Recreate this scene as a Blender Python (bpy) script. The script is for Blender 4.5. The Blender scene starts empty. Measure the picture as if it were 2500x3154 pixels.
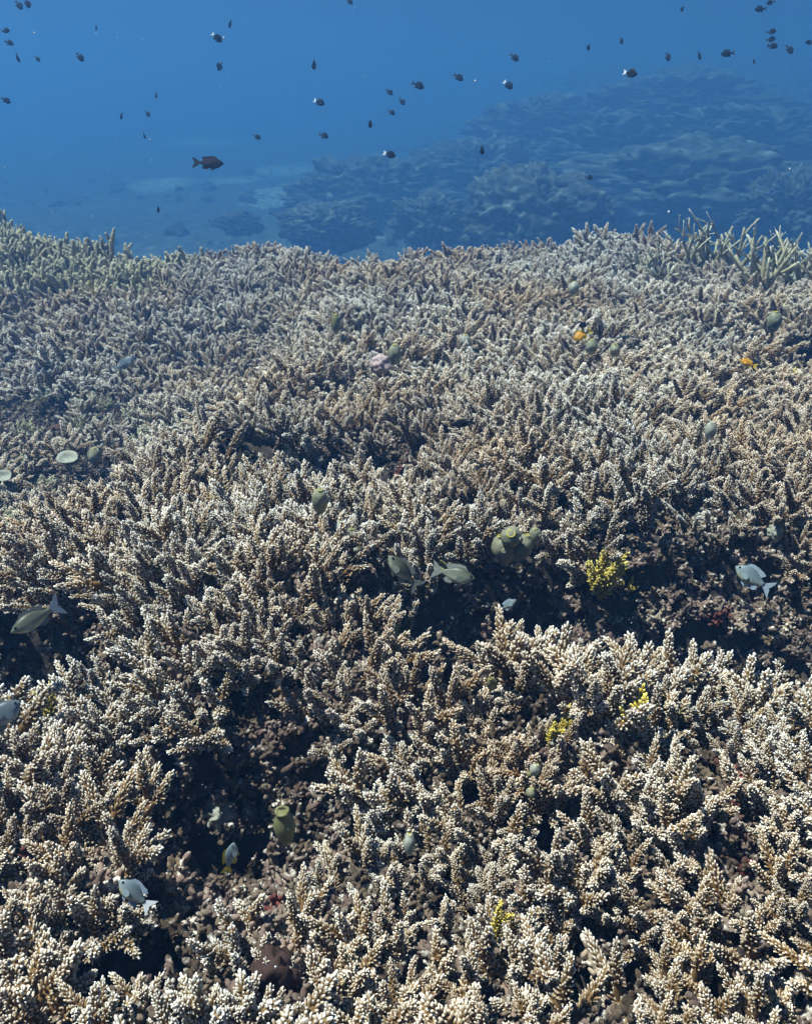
import bpy, bmesh, math, random
import numpy as np
from mathutils import Vector, Matrix, Euler, noise as mnoise

# ------------------------------------------------------------------ camera, world, sun, exposure
SC = bpy.context.scene
COL = SC.collection
R = math.radians
CAM_H = 0.95
PITCH = 24.0
FOVV = 60.0
cam = bpy.data.cameras.new('camera'); camo = bpy.data.objects.new('camera', cam); COL.objects.link(camo)
camo.location = (0, 0, CAM_H); camo.rotation_euler = (R(90 - PITCH), 0, 0)
cam.sensor_fit = 'VERTICAL'; cam.angle = R(FOVV); cam.clip_start = 0.02; cam.clip_end = 500
SC.camera = camo

SUN_EL, SUN_AZ = 67.0, -88.0          # azimuth clockwise from +Y (away from the camera)
world = bpy.data.worlds.new('World'); SC.world = world; world.use_nodes = True
nt = world.node_tree; bg = nt.nodes['Background']
sky = nt.nodes.new('ShaderNodeTexSky'); sky.sky_type = 'NISHITA'; sky.sun_disc = False
sky.sun_elevation = R(SUN_EL); sky.sun_rotation = R(SUN_AZ)
tint = nt.nodes.new('ShaderNodeMix'); tint.data_type = 'RGBA'; tint.blend_type = 'MULTIPLY'
tint.inputs['Factor'].default_value = 1.0
tint.inputs[7].default_value = (0.040, 0.125, 0.22, 1)      # daylight as it comes through the water
nt.links.new(sky.outputs[0], tint.inputs[6]); nt.links.new(tint.outputs[2], bg.inputs['Color'])
bg.inputs['Strength'].default_value = 0.05

sl = bpy.data.lights.new('sun', 'SUN'); sl.energy = 5.0; sl.angle = R(1.5); sl.color = (1.0, 0.962, 0.915)
slo = bpy.data.objects.new('sun', sl); COL.objects.link(slo)
sd = Vector((math.sin(R(SUN_AZ)) * math.cos(R(SUN_EL)), math.cos(R(SUN_AZ)) * math.cos(R(SUN_EL)), math.sin(R(SUN_EL))))
slo.rotation_euler = sd.to_track_quat('Z', 'Y').to_euler()

SC.view_settings.view_transform = 'Standard'; SC.view_settings.look = 'None'
SC.view_settings.gamma = 1.0; SC.view_settings.exposure = 1.2; SC.view_settings.use_curve_mapping = False
SC.render.engine = 'CYCLES'
SC.cycles.max_bounces = 5; SC.cycles.diffuse_bounces = 1; SC.cycles.glossy_bounces = 1
SC.cycles.volume_bounces = 1; SC.cycles.use_light_tree = False; SC.cycles.use_adaptive_sampling = True; SC.cycles.adaptive_threshold = 0.04
HAZE_DENSITY = 0.056

# ------------------------------------------------------------------ picture <-> place
W, H = 2500.0, 3154.0
FPX = H / 2 / math.tan(R(FOVV / 2))
_p = R(PITCH)
FW = Vector((0, math.cos(_p), -math.sin(_p))); UP = Vector((0, math.sin(_p), math.cos(_p))); RT = Vector((1, 0, 0))
EYE = Vector((0, 0, CAM_H))
def ray(px, py):
    return (FW + RT * ((px - W / 2) / FPX) - UP * ((py - H / 2) / FPX)).normalized()
def at_z(px, py, z):
    d = ray(px, py); return EYE + d * ((z - CAM_H) / d.z)
def at_d(px, py, d):
    return EYE + ray(px, py) * d
def project(p):
    v = Vector(p) - EYE; f = v.dot(FW)
    if f <= 0.05: return None
    return (W / 2 + FPX * v.dot(RT) / f, H / 2 - FPX * v.dot(UP) / f, v.length)

rng = random.Random(7)
nrng = np.random.default_rng(11)

def smooth(t):
    t = np.clip(t, 0, 1); return t * t * (3 - 2 * t)
_tab = nrng.random((256, 256))
def vnoise(x, y):
    xi = np.floor(x).astype(int); yi = np.floor(y).astype(int)
    fx = x - xi; fy = y - yi; fx = fx * fx * (3 - 2 * fx); fy = fy * fy * (3 - 2 * fy)
    a = _tab[xi & 255, yi & 255]; b = _tab[(xi + 1) & 255, yi & 255]
    c = _tab[xi & 255, (yi + 1) & 255]; d = _tab[(xi + 1) & 255, (yi + 1) & 255]
    return (a * (1 - fx) + b * fx) * (1 - fy) + (c * (1 - fx) + d * fx) * fy
def fbm(x, y, o=4):
    s = 0; a = 0.5; tot = 0
    for k in range(o):
        s = s + a * vnoise(x * 2 ** k + 17.3 * k, y * 2 ** k + 5.1 * k); tot += a; a *= 0.5
    return s / tot * 2 - 1

# gullies: polylines in the ground, (pixel x, pixel y, half width in metres), depth
GULLIES = [
    ([(1160, 1930, .10), (1290, 1950, .15), (1500, 1870, .17), (1750, 1840, .19), (2050, 1830, .22), (2600, 1820, .28)], .20),
    ([(1230, 1950, .07), (1330, 1960, .09), (1480, 1900, .06)], .38),
    ([(1820, 1900, .07), (2050, 1800, .10), (2450, 1800, .14)], .34),
    ([(1700, 1980, .12), (2000, 1990, .15), (2300, 1990, .19), (2600, 1990, .22)], .13),
    ([(1290, 1960, .09), (1400, 2070, .10), (1480, 2140, .06)], .15),
    ([(1330, 1960, .12), (1600, 1970, .14), (1850, 1990, .15), (2050, 2010, .14)], .13),
    ([(680, 1395, .11), (900, 1430, .17), (1060, 1450, .20), (1290, 1435, .12)], .36),
    ([(440, 2420, .08), (560, 2420, .11), (800, 2430, .14), (1010, 2420, .11)], .11),
    ([(520, 2400, .05), (720, 2420, .06)], .30),
    ([(420, 2640, .05), (560, 2640, .06), (780, 2620, .09), (930, 2550, .08)], .07),
    ([(470, 2790, .06), (540, 2830, .05)], .22),
    ([(140, 2890, .05), (230, 2950, .06)], .24),
    ([(-80, 1970, .18), (120, 2010, .15), (205, 2060, .08)], .34),
    ([(-80, 2110, .10), (60, 2150, .07)], .24),
    ([(-80, 1580, .18), (60, 1600, .12)], .26),
    ([(1030, 2960, .05), (1090, 2990, .05)], .20),
    ([(1730, 2880, .045), (1760, 2950, .045)], .24),
    ([(2090, 2860, .05), (2180, 2890, .06)], .24),
    ([(1690, 2590, .05), (1720, 2500, .045)], .20),
    ([(2290, 1035, .22), (2500, 1050, .34)], .34),
    ([(490, 1800, .06), (560, 1740, .07)], .22),
    ([(2400, 2890, .05), (2480, 2940, .06)], .24),
    ([(1040, 1180, .10), (1250, 1160, .08)], .16),
    ([(330, 1240, .16), (480, 1190, .12)], .20),
    ([(820, 1270, .10), (1000, 1230, .08)], .16),
    ([(1560, 1560, .07), (1760, 1520, .06)], .14),
    ([(2000, 2230, .045), (2090, 2190, .05)], .18),
]
GSEG = []
for pts, dep in GULLIES:
    q = [(at_z(a, b, -0.10), r) for a, b, r in pts]
    for (p0, r0), (p1, r1) in zip(q[:-1], q[1:]):
        GSEG.append((p0.x, p0.y, r0, p1.x, p1.y, r1, dep))
def gully(x, y):
    """0 on the coral banks, 1 in the middle of a gully; and the depth there"""
    best = np.zeros_like(x); depth = np.zeros_like(x)
    wob = fbm(x * 6, y * 6, 3) * 0.045
    for ax, ay, ra, bx, by, rb, dep in GSEG:
        dx, dy = bx - ax, by - ay
        t = np.clip(((x - ax) * dx + (y - ay) * dy) / (dx * dx + dy * dy), 0, 1)
        d = np.hypot(x - ax - t * dx, y - ay - t * dy) + wob
        r = ra + (rb - ra) * t
        m = smooth((1.35 * r - d) / (0.6 * r))
        best = np.maximum(best, m); depth = np.maximum(depth, m * dep)
    return best, depth

def edge_y(x):
    return 7.3 + 0.35 * np.sin(x * 1.1 + .6) + 0.5 * fbm(x * .7 + 3, x * 0 + 2.2, 3) + 0.5 * smooth((-x - 1.5) / 2)
def ground(x, y, fine=True):
    x = np.asarray(x, float); y = np.asarray(y, float)
    z = -0.15 + 0.14 * fbm(x * 1.1 + 4, y * 1.1 + 9, 3) + 0.05 * fbm(x * 3.3, y * 3.3, 2)
    g, dep = gully(x, y)
    # the bed falls away to the left
    lx = -0.75 + 0.23 * (np.clip(y, 1.6, 4.2) - 2.4)
    z = z - 0.40 * smooth((lx - x) / 0.55) * smooth((y - 1.7) / .8) * (1 - smooth((y - 4.8) / 1.6))
    z = z + 0.22 * smooth((-x - 1.0) / 2.5) * smooth((y - 5.5) / 1.6)
    z = z + 0.07 * np.exp(-((x + .42) / .42) ** 2 - ((y - 1.75) / .55) ** 2)
    z = z + 0.08 * np.exp(-((x - .45) / .6) ** 2 - ((y - 2.75) / .5) ** 2)
    z = z - dep
    # edge of the bed, then the deeper floor that climbs again far off
    e = smooth((y - edge_y(x)) / 1.0)
    KF = 2.5; xf = x / KF; yf = y / KF
    right = smooth((xf + 1.0 - 0.02 * yf) / 8.0)
    far = -0.72 + (yf - 10) * 0.042 * (1 - right) + right * (np.clip(yf - 12.5, 0, None) * 0.185)
    far = np.minimum(far, 0.15 + 2.15 * right) + np.clip(yf - 22, 0, None) * 0.012
    lump = 0.28 * fbm(xf * .55 + 40, yf * .55, 4) + 0.13 * fbm(xf * 1.9, yf * 1.9 + 30, 4) + .16 * np.abs(fbm(xf * 4, yf * 4, 4))
    far = far + lump * (0.45 + 0.75 * right)
    far = CAM_H + (far - CAM_H) * KF
    z = z * (1 - e) + far * e
    if fine:
        z = z + (0.03 * fbm(x * 14, y * 14, 3) - 0.022 * np.abs(fbm(x * 23, y * 23, 2)))
    return z
def gz(x, y):
    return float(ground(np.array([x]), np.array([y]))[0])

# ------------------------------------------------------------------ materials
def lin(r, g, b):
    f = lambda c: (c / 255 / 12.92) if c <= 10 else ((c / 255 + .055) / 1.055) ** 2.4
    return (f(r), f(g), f(b), 1)
def new_mat(name, rough=0.8):
    m = bpy.data.materials.new(name); m.use_nodes = True
    b = m.node_tree.nodes['Principled BSDF']; b.inputs['Roughness'].default_value = rough
    b.inputs['Specular IOR Level'].default_value = 0.15
    return m, m.node_tree, b
def ramp(t, fac, stops, interp='LINEAR'):
    n = t.nodes.new('ShaderNodeValToRGB'); n.color_ramp.interpolation = interp
    els = n.color_ramp.elements
    while len(els) < len(stops): els.new(0.5)
    for e, (p, c) in zip(els, stops): e.position = p; e.color = c if len(c) == 4 else (*c, 1)
    if fac is not None: t.links.new(fac, n.inputs[0])
    return n
def noise_node(t, scale, detail=3, coord=None, rough=0.55):
    n = t.nodes.new('ShaderNodeTexNoise'); n.inputs['Scale'].default_value = scale
    n.inputs['Detail'].default_value = detail; n.inputs['Roughness'].default_value = rough
    if coord is not None: t.links.new(coord, n.inputs['Vector'])
    return n
def mix(t, fac, a, b, blend='MIX'):
    n = t.nodes.new('ShaderNodeMix'); n.data_type = 'RGBA'; n.blend_type = blend
    for sock, v in ((n.inputs['Factor'], fac), (n.inputs[6], a), (n.inputs[7], b)):
        if hasattr(v, 'is_linked') or hasattr(v, 'links'): t.links.new(v, sock)
        elif isinstance(v, (int, float)): sock.default_value = v
        else: sock.default_value = v if len(v) == 4 else (*v, 1)
    return n.outputs[2]
def bump(t, b, height, strength=0.4, dist=0.01):
    n = t.nodes.new('ShaderNodeBump'); n.inputs['Strength'].default_value = strength
    n.inputs['Distance'].default_value = dist
    t.links.new(height, n.inputs['Height']); t.links.new(n.outputs[0], b.inputs['Normal'])

def coral_mat(name, stem, body, tip, warm, patch=0.5):
    """living branching coral: brown stems, paler growing tips; colonies differ a little in hue"""
    m, t, b = new_mat(name, 0.75)
    at = t.nodes.new('ShaderNodeAttribute'); at.attribute_name = 'tip'
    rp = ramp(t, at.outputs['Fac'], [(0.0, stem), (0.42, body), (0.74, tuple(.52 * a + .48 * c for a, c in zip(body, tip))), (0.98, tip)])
    geo = t.nodes.new('ShaderNodeNewGeometry')
    oi = t.nodes.new('ShaderNodeObjectInfo')
    n1 = noise_node(t, 1.1, 4, geo.outputs['Position'])
    f1 = ramp(t, n1.outputs['Fac'], [(0.38, (0, 0, 0)), (0.66, (1, 1, 1))])
    c = mix(t, f1.outputs[0], rp.outputs[0], mix(t, 1.0, rp.outputs[0], warm, 'MULTIPLY'))
    rv = ramp(t, oi.outputs['Random'], [(0.0, (0.82, 0.80, 0.77)), (0.5, (0.95, 0.95, 0.95)), (1.0, (1.1, 1.08, 1.02))])
    c = mix(t, 1.0, c, rv.outputs[0], 'MULTIPLY')
    n2 = noise_node(t, 90, 2, geo.outputs['Position'])
    g = ramp(t, n2.outputs['Fac'], [(0.3, (0.75, 0.73, 0.7)), (0.65, (1.05, 1.05, 1.05))])
    c = mix(t, 0.8, c, g.outputs[0], 'MULTIPLY')
    t.links.new(c, b.inputs['Base Color'])
    return m
M = {}
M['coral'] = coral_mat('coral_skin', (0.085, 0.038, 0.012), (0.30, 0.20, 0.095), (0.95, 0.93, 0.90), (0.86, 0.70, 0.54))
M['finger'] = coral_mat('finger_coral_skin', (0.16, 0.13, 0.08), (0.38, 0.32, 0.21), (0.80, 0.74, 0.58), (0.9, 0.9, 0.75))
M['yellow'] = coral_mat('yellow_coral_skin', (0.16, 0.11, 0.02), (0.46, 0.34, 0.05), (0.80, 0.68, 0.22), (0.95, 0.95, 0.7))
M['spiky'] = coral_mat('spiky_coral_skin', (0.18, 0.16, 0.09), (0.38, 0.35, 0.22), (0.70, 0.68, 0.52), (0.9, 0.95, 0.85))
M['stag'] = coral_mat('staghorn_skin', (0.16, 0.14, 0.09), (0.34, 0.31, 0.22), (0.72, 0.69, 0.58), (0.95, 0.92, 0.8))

def rubble_mat():
    m, t, b = new_mat('rubble_crust', 0.9)
    geo = t.nodes.new('ShaderNodeNewGeometry'); oi = t.nodes.new('ShaderNodeObjectInfo')
    n1 = noise_node(t, 9, 4, geo.outputs['Position'])
    c = ramp(t, n1.outputs['Fac'], [(0.28, (0.045, 0.028, 0.018)), (0.45, (0.12, 0.088, 0.06)), (0.56, (0.19, 0.13, 0.105)), (0.68, (0.26, 0.21, 0.155))]).outputs[0]
    n2 = noise_node(t, 60, 3, geo.outputs['Position'])
    pale = ramp(t, n2.outputs['Fac'], [(0.56, (0, 0, 0)), (0.68, (1, 1, 1))])
    c = mix(t, pale.outputs[0], c, (0.62, 0.57, 0.50))
    n3 = noise_node(t, 6.5, 3, geo.outputs['Position'])
    red = ramp(t, n3.outputs['Fac'], [(0.66, (0, 0, 0)), (0.70, (1, 1, 1))])
    c = mix(t, red.outputs[0], c, (0.15, 0.045, 0.035))
    rv = ramp(t, oi.outputs['Random'], [(0.0, (0.55, 0.5, 0.5)), (0.7, (1, 1, 1)), (1.0, (1.5, 1.45, 1.4))])
    c = mix(t, 1.0, c, rv.outputs[0], 'MULTIPLY')
    t.links.new(c, b.inputs['Base Color']); bump(t, b, n2.outputs['Fac'], 0.8, 0.006)
    return m
M['rubble'] = rubble_mat()

def ground_mat():
    m, t, b = new_mat('reef_rock', 0.95)
    geo = t.nodes.new('ShaderNodeNewGeometry')
    n1 = noise_node(t, 7, 5, geo.outputs['Position'])
    c = ramp(t, n1.outputs['Fac'], [(0.3, (0.022, 0.016, 0.012)), (0.5, (0.04, 0.03, 0.025)), (0.72, (0.075, 0.058, 0.05))]).outputs[0]
    n2 = noise_node(t, 45, 3, geo.outputs['Position'])
    pale = ramp(t, n2.outputs['Fac'], [(0.6, (0, 0, 0)), (0.72, (1, 1, 1))])
    c = mix(t, pale.outputs[0], c, (0.12, 0.095, 0.085))
    at = t.nodes.new('ShaderNodeAttribute'); at.attribute_name = 'sand'
    at2 = t.nodes.new('ShaderNodeAttribute'); at2.attribute_name = 'far'
    n4 = noise_node(t, 2.2, 5, geo.outputs['Position'], 0.7)
    cf = ramp(t, n4.outputs['Fac'], [(0.32, (0.03, 0.03, 0.028)), (0.5, (0.06, 0.06, 0.056)), (0.64, (0.12, 0.12, 0.11)), (0.78, (0.24, 0.24, 0.22))]).outputs[0]
    c = mix(t, at2.outputs['Fac'], c, cf)
    n5 = noise_node(t, 3.0, 4, geo.outputs['Position'])
    ad = t.nodes.new('ShaderNodeMath'); ad.operation = 'ADD'
    t.links.new(at.outputs['Fac'], ad.inputs[0]); t.links.new(n5.outputs['Fac'], ad.inputs[1])
    sm = ramp(t, ad.outputs[0], [(0.82, (0, 0, 0)), (1.08, (1, 1, 1))])
    c = mix(t, sm.outputs[0], c, (0.26, 0.26, 0.235))
    t.links.new(c, b.inputs['Base Color']); bump(t, b, n2.outputs['Fac'], 0.8, 0.01)
    return m
M['ground'] = ground_mat()

def blotch_mat(name, stops, scale=20, rough=0.6, bumps=0.3, bscale=60, bdist=0.003):
    m, t, b = new_mat(name, rough)
    tc = t.nodes.new('ShaderNodeTexCoord')
    n = noise_node(t, scale, 4, tc.outputs['Object'])
    c = ramp(t, n.outputs['Fac'], stops)
    t.links.new(c.outputs[0], b.inputs['Base Color'])
    n2 = noise_node(t, bscale, 3, tc.outputs['Object']); bump(t, b, n2.outputs['Fac'], bumps, bdist)
    return m
M['boulder'] = blotch_mat('boulder_crust', [(0.3, (0.025, 0.025, 0.025)), (0.5, (0.06, 0.06, 0.055)), (0.62, (0.14, 0.14, 0.125)), (0.8, (0.34, 0.34, 0.30))], 6.0, 0.95, 0.8, 14, 0.03)
M['squirt'] = blotch_mat('sea_squirt_tunic', [(0.35, (0.17, 0.165, 0.105)), (0.6, (0.26, 0.25, 0.17)), (0.75, (0.36, 0.35, 0.26))], 45, 0.5, 0.25, 220, 0.001)
M['squirt_pale'] = blotch_mat('pale_sea_squirt_tunic', [(0.35, (0.26, 0.26, 0.20)), (0.7, (0.42, 0.42, 0.36))], 60, 0.5, 0.2, 220, 0.001)
M['squirt_yellow'] = blotch_mat('yellow_green_sea_squirt_tunic', [(0.35, (0.14, 0.13, 0.055)), (0.7, (0.23, 0.215, 0.105))], 50, 0.5, 0.3, 160, 0.0015)
M['rim'] = blotch_mat('siphon_rim', [(0.3, (0.34, 0.28, 0.03)), (0.7, (0.50, 0.42, 0.07))], 80, 0.5)
M['dark'] = blotch_mat('siphon_inside', [(0.3, (0.012, 0.010, 0.006)), (0.7, (0.03, 0.025, 0.012))], 60, 0.8)
M['sponge_brown'] = blotch_mat('brown_sponge', [(0.3, (0.035, 0.02, 0.017)), (0.7, (0.09, 0.05, 0.04))], 25, 0.9, 0.6, 60, 0.004)
M['sponge_pink'] = blotch_mat('pink_sponge', [(0.3, (0.36, 0.24, 0.24)), (0.7, (0.52, 0.40, 0.38))], 40, 0.9, 0.5, 90, 0.003)
M['sponge_pale'] = blotch_mat('pale_sponge', [(0.3, (0.20, 0.20, 0.16)), (0.7, (0.36, 0.35, 0.29))], 30, 0.9, 0.4, 120, 0.002)
M['sponge_rust'] = blotch_mat('rust_sponge', [(0.3, (0.05, 0.028, 0.018)), (0.7, (0.12, 0.055, 0.035))], 30, 0.9, 0.6, 80, 0.004)
M['brain'] = blotch_mat('lumpy_coral', [(0.35, (0.20, 0.19, 0.10)), (0.7, (0.36, 0.34, 0.20))], 60, 0.9, 0.9, 120, 0.004)
M['eye'] = blotch_mat('fish_eye', [(0.3, (0.01, 0.01, 0.01)), (0.7, (0.02, 0.02, 0.02))], 10, 0.2, 0.0)

def fish_mat(name, back, side, belly, rough=0.45, stripes=0.0):
    m, t, b = new_mat(name, rough); b.inputs['Specular IOR Level'].default_value = 0.3 if rough < .8 else .03
    at = t.nodes.new('ShaderNodeAttribute'); at.attribute_name = 'tip'
    c = ramp(t, at.outputs['Fac'], [(0.12, belly), (0.45, side), (0.85, back)]).outputs[0]
    tc = t.nodes.new('ShaderNodeTexCoord')
    v = t.nodes.new('ShaderNodeTexVoronoi'); v.inputs['Scale'].default_value = 36
    t.links.new(tc.outputs['Object'], v.inputs['Vector'])
    sc = ramp(t, v.outputs['Distance'], [(0.1, (1, 1, 1)), (0.7, (0.75, 0.75, 0.75))])
    c = mix(t, 0.7, c, sc.outputs[0], 'MULTIPLY')
    if stripes:
        w = t.nodes.new('ShaderNodeTexWave'); w.wave_type = 'BANDS'; w.bands_direction = 'Z'
        w.inputs['Scale'].default_value = 9; w.inputs['Distortion'].default_value = 0.6
        t.links.new(tc.outputs['Object'], w.inputs['Vector'])
        c = mix(t, stripes, c, ramp(t, w.outputs['Fac'], [(0.3, (0.45, 0.45, 0.42)), (0.6, (1, 1, 1))]).outputs[0], 'MULTIPLY')
    t.links.new(c, b.inputs['Base Color'])
    return m
M['f_olive'] = fish_mat('olive_grey_fish', (0.07, 0.075, 0.05), (0.22, 0.24, 0.19), (0.55, 0.53, 0.38), stripes=0.6)
M['f_pale'] = fish_mat('pale_blue_fish', (0.12, 0.16, 0.18), (0.22, 0.27, 0.29), (0.42, 0.42, 0.27))
M['f_slate'] = fish_mat('slate_grey_fish', (0.07, 0.09, 0.11), (0.18, 0.22, 0.25), (0.34, 0.38, 0.40))
M['f_dark'] = fish_mat('dark_fish', (0.008, 0.009, 0.012), (0.010, 0.011, 0.014), (0.014, 0.014, 0.018), 0.9)
M['f_brown'] = fish_mat('dark_brown_fish', (0.02, 0.015, 0.015), (0.04, 0.03, 0.028), (0.05, 0.04, 0.038), 0.9)
M['f_orange'] = fish_mat('orange_fish', (0.55, 0.22, 0.01), (0.72, 0.33, 0.015), (0.80, 0.50, 0.06))
M['f_yellow'] = fish_mat('yellow_fish', (0.35, 0.26, 0.02), (0.55, 0.42, 0.05), (0.65, 0.55, 0.15))
M['fin_white'] = blotch_mat('white_fin', [(0.3, (0.62, 0.64, 0.66)), (0.7, (0.78, 0.80, 0.82))], 30, 0.5)
M['fin_pale'] = blotch_mat('pale_blue_fin', [(0.3, (0.20, 0.24, 0.30)), (0.7, (0.30, 0.35, 0.42))], 30, 0.5)
M['fin_grey'] = blotch_mat('grey_fin', [(0.3, (0.14, 0.15, 0.14)), (0.7, (0.24, 0.25, 0.22))], 30, 0.5)
M['fin_dark'] = blotch_mat('dark_fin', [(0.3, (0.008, 0.009, 0.012)), (0.7, (0.02, 0.02, 0.025))], 30, 0.5)
M['fin_yellow'] = blotch_mat('yellow_fin', [(0.3, (0.50, 0.32, 0.02)), (0.7, (0.66, 0.46, 0.05))], 30, 0.5)

# ------------------------------------------------------------------ mesh helpers
class MB:
    def __init__(s): s.v = []; s.f = []; s.a = []
    def tube(s, pts, rad, n, attr, cap=True, squash=None):
        """rings round the points; attr one value per ring"""
        pts = [Vector(p) for p in pts]; k = len(pts); base = len(s.v)
        u = None
        for i, p in enumerate(pts):
            d = (pts[min(i + 1, k - 1)] - pts[max(i - 1, 0)]).normalized()
            if u is None:
                u = d.orthogonal().normalized()
            u = (u - d * u.dot(d)).normalized(); w = d.cross(u)
            for j in range(n):
                a = 2 * math.pi * j / n
                q = p + (u * math.cos(a) + w * math.sin(a)) * rad[i]
                s.v.append(q[:]); s.a.append(attr[i])
        for i in range(k - 1):
            for j in range(n):
                a = base + i * n + j; b = base + i * n + (j + 1) % n
                s.f.append((a, b, b + n, a + n))
        if cap:
            d = (pts[-1] - pts[-2]).normalized()
            s.v.append((pts[-1] + d * rad[-1] * 0.8)[:]); s.a.append(attr[-1]); t = len(s.v) - 1
            for j in range(n):
                s.f.append((base + (k - 1) * n + j, base + (k - 1) * n + (j + 1) % n, t))
    def mesh(s, name, mat, smoothf=True):
        me = bpy.data.meshes.new(name); me.from_pydata(s.v, [], s.f)
        a = me.attributes.new('tip', 'FLOAT', 'POINT'); a.data.foreach_set('value', s.a)
        me.materials.append(mat)
        if smoothf: me.polygons.foreach_set('use_smooth', [True] * len(me.polygons))
        me.update(); return me
def link(name, data, parent=None, mw=None):
    o = bpy.data.objects.new(name, data); COL.objects.link(o)
    if parent is not None: o.parent = parent
    if mw is not None: o.matrix_world = mw
    return o
def tag(o, label=None, cat=None, group=None, kind=None):
    if label: o['label'] = label
    if cat: o['category'] = cat
    if group: o['group'] = group
    if kind: o['kind'] = kind
    return o

GOLD = 2.39996
def brush(mb, rs, p0, d0, L, r0, n, bl, br, sides, bend, hi=1.0, lo=0.0, subs=0, t0=0.12):
    """a bottlebrush branch: a bent tapering stem set all round with blunt upward branchlets"""
    d = Vector(d0).normalized(); p = Vector(p0); pts = [p.copy()]; dirs = [d.copy()]
    axis = Vector((rs.uniform(-1, 1), rs.uniform(-1, 1), rs.uniform(-.3, .3)))
    K = 6
    for i in range(K):
        d = (d + axis * bend / K + Vector((rs.gauss(0, .05), rs.gauss(0, .05), 0.02))).normalized()
        p = p + d * L / K; pts.append(p.copy()); dirs.append(d.copy())
    rad = [r0 * (1 - 0.62 * i / K) for i in range(K + 1)]
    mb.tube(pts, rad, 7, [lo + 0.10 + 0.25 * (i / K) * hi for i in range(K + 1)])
    ph = rs.uniform(0, 6.28)
    for i in range(n):
        t = t0 + (1 - t0) * ((i + rs.uniform(-.3, .3)) / n); t = min(max(t, 0.02), 0.999)
        k = t * K; i0 = min(int(k), K - 1); f = k - i0
        c = pts[i0].lerp(pts[i0 + 1], f); dd = dirs[i0].lerp(dirs[i0 + 1], f).normalized()
        u = dd.orthogonal().normalized(); w = dd.cross(u)
        a = ph + i * GOLD + rs.gauss(0, .22)
        el = (68 - 42 * t ** 1.6) + rs.gauss(0, 10)
        rr = u * math.cos(a) + w * math.sin(a)
        bd = (rr * math.sin(R(el)) + dd * math.cos(R(el)) + Vector((0, 0, .22))).normalized()
        env = 1.18 - 0.62 * t ** 1.3
        ln = bl * env * rs.uniform(.68, 1.22); rb = br * rs.uniform(.82, 1.15)
        s0 = c + rr * rad[i0] * 0.55; s1 = s0 + bd * ln * .5; s2 = s0 + bd * ln * .86
        g = (0.08 + 0.92 * t ** .8) * hi
        if rs.random() < .08: g *= .5
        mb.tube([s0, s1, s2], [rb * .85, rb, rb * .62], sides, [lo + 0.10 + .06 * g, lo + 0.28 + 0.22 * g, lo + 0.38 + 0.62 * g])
    tp = pts[-1]; mb.tube([tp - dirs[-1] * bl * .2, tp + dirs[-1] * bl * .35, tp + dirs[-1] * bl * .65], [br, br * 1.1, br * .75], sides, [.5, .8, 1.0])
    for s in range(subs):
        t = rs.uniform(.22, .72); k = t * K; i0 = min(int(k), K - 1)
        c = pts[i0].lerp(pts[i0 + 1], k - i0); dd = dirs[i0]
        u = dd.orthogonal().normalized(); w = dd.cross(u); a = s * 2.1 + rs.uniform(0, 1.5)
        rr = u * math.cos(a) + w * math.sin(a); e = rs.uniform(38, 62)
        bd = (rr * math.sin(R(e)) + dd * math.cos(R(e)) + Vector((0, 0, .2))).normalized()
        brush(mb, rs, c, bd, L * rs.uniform(.34, .55), r0 * .6, int(n * .38), bl * .86, br * .95, sides, bend * .5, hi * (.55 + .45 * t) + .1, lo, 0, .3)

def make_variants(prefix, mat, specs, seed):
    out = []
    for i, sp in enumerate(specs):
        mb = MB(); rs = random.Random(seed + i)
        brush(mb, rs, (0, 0, -0.05), (rs.uniform(-.1, .1), rs.uniform(-.1, .1), 1), **sp)
        out.append(mb.mesh(prefix, mat))
    return out
S = dict(r0=.0130, bl=.0172, br=.0022, sides=5, bend=.35)
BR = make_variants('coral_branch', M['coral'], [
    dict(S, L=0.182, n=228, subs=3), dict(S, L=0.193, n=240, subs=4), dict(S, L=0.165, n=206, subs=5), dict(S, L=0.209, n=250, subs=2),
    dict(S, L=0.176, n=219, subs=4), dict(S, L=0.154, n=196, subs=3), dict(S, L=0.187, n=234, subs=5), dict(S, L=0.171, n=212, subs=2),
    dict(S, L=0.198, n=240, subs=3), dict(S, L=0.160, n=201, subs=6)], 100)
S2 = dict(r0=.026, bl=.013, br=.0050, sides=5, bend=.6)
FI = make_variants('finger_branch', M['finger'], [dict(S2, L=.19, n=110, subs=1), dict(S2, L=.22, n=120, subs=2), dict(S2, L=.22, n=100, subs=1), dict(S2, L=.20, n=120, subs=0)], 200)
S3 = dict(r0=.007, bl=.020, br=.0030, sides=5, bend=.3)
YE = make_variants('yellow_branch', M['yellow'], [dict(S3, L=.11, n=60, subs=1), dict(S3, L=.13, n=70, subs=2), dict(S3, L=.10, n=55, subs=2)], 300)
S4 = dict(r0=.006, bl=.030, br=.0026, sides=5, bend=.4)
SP = make_variants('spiky_branch', M['spiky'], [dict(S4, L=.13, n=55, subs=2), dict(S4, L=.15, n=60, subs=3), dict(S4, L=.12, n=50, subs=1)], 400)
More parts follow.
